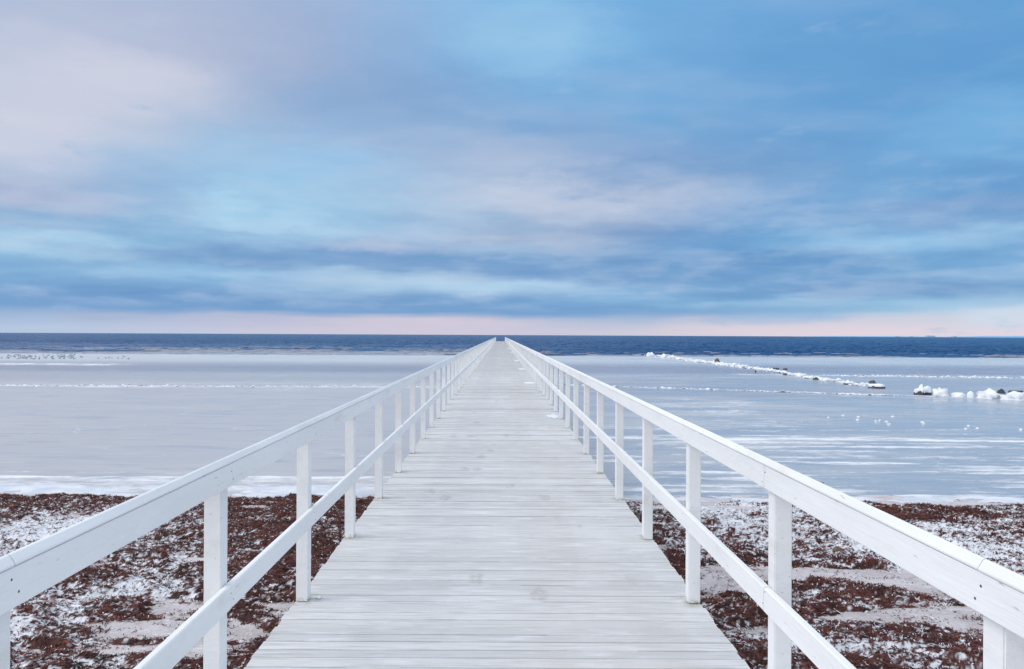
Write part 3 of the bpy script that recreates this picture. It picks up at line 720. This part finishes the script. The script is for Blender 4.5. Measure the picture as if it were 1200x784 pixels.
for sgn, side in ((-1, 'left'), (1, 'right')):
    def X(p): return [(sgn * x, z) for (x, z) in p]
    # the upper board of the railing carries posts, handrail and lower rail
    rb = MB(); lr = MB(); cp = MB()
    off = 0 if sgn < 0 else 0
    joint_b = [Y0] + [posts_y[k] for k in range(3, len(posts_y), 3)] + [Y1]
    joint_c = [Y0] + [posts_y[k] for k in range(2, len(posts_y), 2)] + [Y1]
    for a, bb in zip(joint_b[:-1], joint_b[1:]):
        j = (random.gauss(0, .0006), random.gauss(0, .0006))
        rb.prism(X(cut_corners(1.133, XI - .002, .993, 1.0895, .002)), a + .0012, bb - .0012, j=j)
        lr.prism(X(cut_corners(1.133, XI - .002, .466, .571, .005)), a + .0012, bb - .0012, j=(j[0] * .8, random.gauss(0, .0008)))
    for yk in posts_y:
        if yk > 40: break
        for (dz_, dy_) in ((1.06, -.012 + random.gauss(0, .004)), (1.02, .014 + random.gauss(0, .004)), (.545, -.012 + random.gauss(0, .004)), (.495, .012 + random.gauss(0, .004))):
            t = rb if dz_ > .8 else lr
            # screw head: small flat octagon let into the face
            bq = len(t.v); r0 = .0034
            zz = dz_ + random.gauss(0, .005)
            for q in range(8):
                t.v.append((sgn * 1.1325, yk + dy_ + r0 * math.cos(q * math.pi / 4), zz + r0 * math.sin(q * math.pi / 4)))
            for q in range(8):
                t.v.append((sgn * 1.136, yk + dy_ + r0 * math.cos(q * math.pi / 4), zz + r0 * math.sin(q * math.pi / 4)))
            t.f.append(tuple(bq + q for q in range(8))); t.m.append(1)
            for q in range(8): t.f.append((bq + q, bq + (q + 1) % 8, bq + 8 + (q + 1) % 8, bq + 8 + q)); t.m.append(1)
    cap = [(1.130, 1.0925), (1.1295, 1.098), (1.142, 1.117), (1.147, 1.1195), (1.153, 1.118), (1.240, 1.076), (1.242, 1.071), (1.230, 1.066), (1.172, 1.0925)]
    for a, bb in zip(joint_c[:-1], joint_c[1:]):
        cp.prism(X(cap), a + .0015, bb - .0015, j=(random.gauss(0, .0005), random.gauss(0, .0004)))
    rail = rb.build('railing', [PAINT, NAIL], pier)
    cp.build('handrail', [PAINT], rail)
    lr.build('lower_rail', [PAINT, NAIL], rail)
    rest = MB()
    for k, yk in enumerate(posts_y):
        if k < 50:
            o = link(bpy.data.objects.new('post', POST), rail)
            o.location = (sgn * (XI + XO) / 2, yk, .0015)
            o.rotation_euler = (random.gauss(0, .0012), random.gauss(0, .0012), random.gauss(0, .006))
        else:
            xc = sgn * (XI + XO) / 2
            rest.box(xc - .0365, xc + .0365, yk - .0365, yk + .0365, .0015, 1.0635)
    tag(rest.build('post', [PAINT], rail), kind='stuff')

# small patches of snow left on the planks
def snow_patch(px, py, wpx, dpx, label):
    x, yv = place(px, py, 0)
    hw = wpx / 2 / F * yv; hd = abs(place(px, py - dpx / 2, 0)[1] - place(px, py + dpx / 2, 0)[1]) / 2
    nr, ncc = 9, 28
    vs_, fs_ = [(0, 0, .007)], []
    sd_ = random.uniform(0, 50)
    for r in range(1, nr):
        for q in range(ncc):
            a = q / ncc * 2 * math.pi
            k = 1 + .40 * mnoise.noise((math.cos(a) * 1.7 + sd_, math.sin(a) * 1.7, sd_)) + .3 * mnoise.noise((math.cos(a) * 5 + sd_, math.sin(a) * 5, 3))
            rr = r / (nr - 1)
            vs_.append((math.cos(a) * rr * hw * k, math.sin(a) * rr * hd * k, .007 * (1 - rr ** 3) + .003 * mnoise.noise((rr * 6 * math.cos(a) + sd_, rr * 6 * math.sin(a), 0)) * (1 - rr) - .0005))
    for q in range(ncc): fs_.append((0, 1 + q, 1 + (q + 1) % ncc))
    for r in range(nr - 2):
        for q in range(ncc):
            a0 = 1 + r * ncc + q; a1 = 1 + r * ncc + (q + 1) % ncc
            fs_.append((a0, a0 + ncc, a1 + ncc, a1))
    me = bpy.data.meshes.new('snow_patch'); me.from_pydata(vs_, [], fs_); me.materials.append(SNOW)
    for p in me.polygons: p.use_smooth = True
    o = link(bpy.data.objects.new('snow_patch', me)); o.location = (x, yv, .003)
    return tag(o, label, 'snow patch', 'snow patches on the pier deck')
snow_patch(648, 487.5, 15, 5, 'widest and nearest patch of snow on the right edge of the pier deck')
snow_patch(621, 448.5, 14, 2.4, 'thin strip of snow on the deck just beyond the widest snow patch')
snow_patch(612, 432.5, 8, 1.6, 'short snow strip on the deck, third snow patch from the near end')
snow_patch(606, 422.6, 7, 1.2, 'narrow snow strip on the deck, fourth snow patch from the near end')
snow_patch(601, 412.5, 6, .8, 'tiny snow strip on the deck, second from the far end of the snow patches')
snow_patch(597, 408.4, 6, .6, 'farthest tiny strip of snow on the right edge of the deck')
snow_patch(376, 700, 6, 3, 'small clump of snow beside the foot of a post on the left of the deck')

# ------------------------------------------------------------------ stones, ice and snow lumps
def blob(name, sx, sy, h, seed, m, rough=.35, freq=1.6, flat=.0, sub=3):
    bm = bmesh.new(); bmesh.ops.create_icosphere(bm, subdivisions=sub, radius=1)
    for v in bm.verts:
        p = v.co.copy()
        k = 1 + rough * mnoise.noise(p * freq + Vector((seed * 3.1, seed, 0))) + rough * .5 * mnoise.noise(p * freq * 2.7 + Vector((seed, 0, seed))) + rough * .25 * mnoise.noise(p * freq * 6 + Vector((0, seed, 1)))
        z = p.z * k
        if flat: z = min(z, flat + .08 * mnoise.noise(p * 3 + Vector((seed, 2, 5))))
        v.co = Vector((p.x * k * sx, p.y * k * sy, max(z, -.15) * h))
    me = bpy.data.meshes.new(name); bm.to_mesh(me); bm.free(); me.materials.append(m)
    for p in me.polygons: p.use_smooth = True
    return me

def lump(px, py, wpx, hpx, name, label, cat, group, m, seed, base=ICE_Z, depth=.8, rough=.35, cap=False, flat=0, freq=1.6, smooth=True):
    x, yv = place(px, py, base)
    hpx = hpx * .85
    sx = wpx / 2 / F * yv; h = hpx / F * yv
    me = blob(name, sx, max(sx * depth, .05), h, seed, m, rough, freq, flat)
    o = link(bpy.data.objects.new(name, me)); o.location = (x, yv + sx * depth * .6, base)
    tag(o, label, cat, group)
    if cap:
        c = blob('snow_cap', sx, max(sx * depth, .05), h, seed, SNOW, rough, freq, flat)
        zt = h * (.22 if not flat else flat * .30)
        for v in c.vertices:
            if v.co.z > zt: v.co = Vector((v.co.x * 1.03, v.co.y * 1.03, v.co.z + h * .10))
            else: v.co = Vector((v.co.x * .80, v.co.y * .80, min(v.co.z, zt * .8)))
        link(bpy.data.objects.new('snow_cap', c), o)
    return o

G = 'stones and snow mounds of the breakwater'
lump(1197, 469, 30, 10, 'snow_mound', 'broad white snow mound at the near right end of the breakwater', 'snow mound', G, SNOW, 1, rough=.7, freq=2.4)
lump(1164, 467.5, 26, 10, 'snow_mound', 'broad rounded snow mound between the near end mound and the double mound', 'snow mound', G, SNOW, 2, rough=.7, freq=2.4)
lump(1194, 461.5, 16, 5.5, 'stone', 'flat dark stone lying in snow behind the near end mound of the breakwater', 'stone', G, STONE, 3, base=ICE_Z + .10, flat=.8)
lump(1175, 460.5, 8, 5, 'stone', 'small pointed dark stone behind the broad rounded snow mound', 'stone', G, STONE, 4, base=ICE_Z + .10)
lump(1126, 465.5, 16, 8, 'snow_mound', 'low snow mound with a flat top beside an upright lump of ice', 'snow mound', G, SNOW, 5, flat=.8)
lump(1139, 466, 8, 9, 'ice_lump', 'small upright rounded ice lump beside the flat topped snow mound', 'ice lump', G, SNOW, 6, rough=.15)
lump(1105, 465, 16, 11, 'snow_mound', 'pointed white snow mound beside the layered dark boulder', 'snow mound', G, SNOW, 7, rough=.7, freq=2.4)
lump(1081, 463, 12, 11, 'stone', 'layered dark boulder with snow on its ledges standing free on the ice', 'stone', G, STONE, 8, cap=True, rough=.5)
lump(1088, 462.5, 11, 11, 'stone', 'rounded dark boulder with snow cap touching the layered boulder', 'stone', G, STONE, 9, cap=True)
lump(1083, 457, 7, 5, 'stone', 'small dark stone on top of the two boulders standing free', 'stone', G, STONE, 10, base=ICE_Z + .18)
lump(1029, 455, 18, 7, 'stone', 'wide flat dark stone under snow at the near end of the long stone row', 'stone', G, STONE, 11, cap=True, flat=.75)
lump(1024, 451, 9, 6, 'stone', 'small greenish dark stone behind the wide flat stone', 'stone', G, STONE, 12, cap=False)
lump(995, 450.5, 9, 5, 'stone', 'low dark stone between snow lumps near the end of the long row', 'stone', G, STONE, 13, cap=True)
lump(957, 445, 6, 3.5, 'stone', 'small black stone at the water side foot of the snowy stone row', 'stone', G, STONE, 14)
lump(921, 439.6, 5, 2.6, 'stone', 'tiny dark stone at the foot of the middle of the stone row', 'stone', G, STONE, 15)
lump(909, 432.5, 10, 3, 'stone', 'thin dark flat stone on top of the middle of the snowy stone row', 'stone', G, STONE, 16, base=ICE_Z + .12, flat=.6)
lump(921, 433.2, 5, 2.4, 'stone', 'short black stone beside the thin flat stone on the stone row', 'stone', G, STONE, 17, base=ICE_Z + .12)
lump(841, 423.5, 6, 4, 'stone', 'brown rounded stone standing up out of the white far stretch of the row', 'stone', G, BROWNSTONE, 18, base=ICE_Z + .15)
lump(886, 436.3, 2, 3.5, 'stone', 'thin dark upright stone at the foot of the snowy far row', 'stone', G, STONE, 19)
lump(763, 417.2, 10, 4.5, 'snow_mound', 'isolated white snow mound at the far end of the breakwater', 'snow mound', G, SNOW, 20, rough=.6)
lump(753, 416.2, 4, 1.2, 'stone', 'low black stone awash just beyond the isolated far snow mound', 'stone', G, STONE, 21)
# the unbroken row
row = [(778, 418.5), (850, 428.0), (900, 434.5), (950, 443.0), (1015, 452.5)]
def row_y(x): return float(np.interp(x, [r[0] for r in row], [r[1] for r in row]))
random.seed(23)
x = 778.0; k = 0
while x < 1020:
    wpx = random.uniform(7, 13) * (0.9 if x < 860 else 1.0)
    hpx = random.uniform(2.4, 4.2) if x < 880 else random.uniform(2.0, 4.6)
    snowy = x < 868 or random.random() < .66
    if snowy:
        lump(x, row_y(x) + random.uniform(-.5, .5), wpx * 1.25, hpx, 'snow_mound', 'white snow crusted mound in the long unbroken row of the breakwater', 'snow mound', 'snow crusted mounds of the long breakwater row', SNOW, 100 + k, rough=.8, freq=2.6)
    else:
        lump(x, row_y(x) + random.uniform(-1.2, .4), wpx * 1.0, hpx, 'stone', 'dark stone under a cap of snow in the long unbroken row of the breakwater', 'stone', 'snow capped stones of the long breakwater row', STONE, 100 + k, cap=True, rough=.5, flat=random.choice((0, .8)))
    x += wpx * .72; k += 1

# loose pieces of ice on the blue ice
for k, (zx, zy) in enumerate(((100, 348), (193, 358), (188, 376), (300, 384), (322, 381), (366, 386), (381, 402), (402, 354), (583, 388), (590, 396), (867, 411), (850, 431), (921, 428), (1187, 434), (10, 360))):
    lump(970 + zx / 5.217, 420 + zy / 5.217 + .6, random.uniform(2.2, 4.2), random.uniform(1.3, 2.4), 'ice_chunk', 'small white ice chunk lying loose on the blue ice in front of the breakwater', 'ice chunk', 'loose ice chunks on the sea ice', SNOW, 300 + k, rough=.6, freq=2.2)

lump(985, 650, 12.5, 11, 'stone', 'small round brown stone lying among frosted seaweed on the beach', 'stone', None, BROWNSTONE, 40, base=-.865, rough=.12)
lump(965, 571, 7, 6.5, 'stone', 'small dark stone on the ice close to shore, just showing above the handrail', 'stone', None, STONE, 41, rough=.4)

# broken ice heaved up along the cracks
def rubble(name, label, pts, n, w, size, seed):
    r = np.random.default_rng(seed); V, Fc = [], []
    xs_ = np.array([p[0] for p in pts]); ys_ = np.array([p[1] for p in pts]); along = np.linspace(0, 1, len(pts))
    for q in range(n):
        u_ = r.uniform(0, 1); X_ = np.interp(u_, along, xs_) + r.normal(0, w) * .5; Y_ = np.interp(u_, along, ys_) + r.normal(0, w)
        dens = .5 + 1.6 * float(fbm(np.array([X_ * .22]), np.array([seed * 1.0]), seed, 3)[0])
        if r.uniform() > dens: continue
        Y_ += 1.2 * w * float(fbm(np.array([X_ * .3]), np.array([7.0]), seed + 3, 3)[0]) * 2
        s = size * r.uniform(.4, 1.3); t = s * r.uniform(.15, .3); k = r.integers(4, 7); b = len(V)
        a0 = r.uniform(0, 6.3); tx, ty = r.normal(0, .22), r.normal(0, .22)
        for lev in (0, 1):
            for i in range(k):
                a = a0 + (i + r.uniform(-.25, .25)) / k * 6.283
                px_, py_ = s * math.cos(a) * r.uniform(.7, 1.2), s * math.sin(a) * r.uniform(.7, 1.1)
                V.append((X_ + px_, Y_ + py_, ICE_Z + .01 + t * lev + max(px_ * tx + py_ * ty, -.02)))
        for i in range(k): Fc.append((b + i, b + (i + 1) % k, b + k + (i + 1) % k, b + k + i))
        Fc.append(tuple(b + k + i for i in range(k)))
    me = bpy.data.meshes.new(name); me.from_pydata(V, [], Fc); me.materials.append(SNOW)
    return tag(link(bpy.data.objects.new(name, me)), label, 'broken ice', kind='stuff')
rubble('ice_ridge', 'white ridge of broken ice crossing the smooth grey ice left of the pier', [(-34, 33.6), (-1.6, 34.5)], 700, .28, .07, 5)
rubble('broken_ice', 'jagged pieces of white ice frozen in along the foot of the breakwater', [(19.6, 37.0), (20.3, 45.0), (20.5, 60), (20.9, 84)], 1500, .30, .11, 8)
rubble('ice_ridge', 'white ridge of broken ice behind the breakwater right of the pier', [(22, 46.0), (45, 43)], 900, .5, .09, 6)
rubble('ice_ridge', 'thin curving ridge of ice flakes between the pier and the breakwater', [(2, 36.4), (6.3, 35), (15.6, 31.4), (18, 30.6)], 500, .10, .09, 7)

# ------------------------------------------------------------------ birds resting at the left end of the ice
def bird_mesh():
    path = [(-.20, 0, .10, .010), (-.15, 0, .10, .045), (-.05, 0, .09, .085), (.05, 0, .09, .085), (.12, 0, .12, .055), (.145, 0, .17, .030), (.155, 0, .21, .027), (.17, 0, .235, .036), (.20, 0, .238, .028), (.225, 0, .232, .010), (.26, 0, .228, .006)]
    V, Fc = [], []; ns = 8
    for i, (x, y_, z, r_) in enumerate(path):
        a = Vector(path[max(i - 1, 0)][:3]); b_ = Vector(path[min(i + 1, len(path) - 1)][:3])
        t = (b_ - a).normalized(); s = Vector((0, 1, 0)); u = t.cross(s).normalized()
        for q in range(ns):
            an = q / ns * 2 * math.pi
            V.append(Vector((x, y_, z)) + s * math.cos(an) * r_ * 1.1 + u * math.sin(an) * r_)
    for i in range(len(path) - 1):
        for q in range(ns): Fc.append((i * ns + q, i * ns + (q + 1) % ns, (i + 1) * ns + (q + 1) % ns, (i + 1) * ns + q))
    Fc.append(tuple(range(ns - 1, -1, -1))); Fc.append(tuple((len(path) - 1) * ns + q for q in range(ns)))
    me = bpy.data.meshes.new('waterbird'); me.from_pydata([tuple(v) for v in V], [], Fc); me.materials.append(BIRD)
    for p in me.polygons: p.use_smooth = True
    return me
BM = bird_mesh()
random.seed(5)
for k in range(96):
    px = random.uniform(-4, 90) if k < 84 else random.uniform(80, 152)
    py = random.gauss(418.6, 1.5) + .004 * px
    x, yv = place(px, min(max(py, 415.8), 421.0), ICE_Z)
    o = link(bpy.data.objects.new('waterbird', BM)); o.location = (x, yv, ICE_Z + .004)
    o.rotation_euler = (0, 0, random.uniform(0, 6.28)); s = random.uniform(.5, .8); o.scale = (s, s, s)
    tag(o, 'small dark waterbird resting in the flock far out on the ice, left', 'bird', 'flock of waterbirds on the ice')

# ------------------------------------------------------------------ far shore on the right
def far_x(px, D): return (px - VPX) / F * D
D = 9000.0
V, Fc = [], []
pxs = np.linspace(930, 1500, 240)
for i, px in enumerate(pxs):
    h = max(2.0, 8 + 9 * float(fbm(np.array([px * .03]), np.array([2.0]), 131, 4)[0])) + 11 * float(sstep(1140, 1185, px)) + 6 * max(0, float(fbm(np.array([px * .4]), np.array([5.0]), 133, 2)[0]))
    h *= float(sstep(930, 1010, px)) * .8 + .2
    for (dy_, hh) in ((0, -3), (60, h * .8), (400, h), (900, -3)): V.append((far_x(px, D), D + dy_, ICE_Z + hh))
n = len(pxs)
for i in range(n - 1):
    for q in range(3): Fc.append((i * 4 + q, (i + 1) * 4 + q, (i + 1) * 4 + q + 1, i * 4 + q + 1))
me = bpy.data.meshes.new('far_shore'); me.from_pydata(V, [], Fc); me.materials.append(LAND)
tag(link(bpy.data.objects.new('far_shore', me)), kind='structure')
for (px, wpx, hpx, label) in ((1091.5, 9, 3.6, 'broad pale blue block of a building on the far shore'),
                              (1052, 3.5, 2.2, 'small low building farthest left on the far shore'),
                              (1069, 3, 2.2, 'small low building on the far shore just left of the broad block'),
                              (1119.5, 4, 2.6, 'low narrow building on the far shore right of the broad block')):
    m = D / F
    b = MB(); hpx *= .58
    b.box(-wpx * m / 2, wpx * m / 2, 0, 60, 0, hpx * m * .82)
    b.box(-wpx * m * .42, -wpx * m * .12, 8, 50, hpx * m * .82, hpx * m); b.box(wpx * m * .15, wpx * m * .45, 8, 50, hpx * m * .82, hpx * m * .96)
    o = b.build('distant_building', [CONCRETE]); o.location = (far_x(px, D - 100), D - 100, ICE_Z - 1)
    tag(o, label, 'building', 'buildings on the far shore')
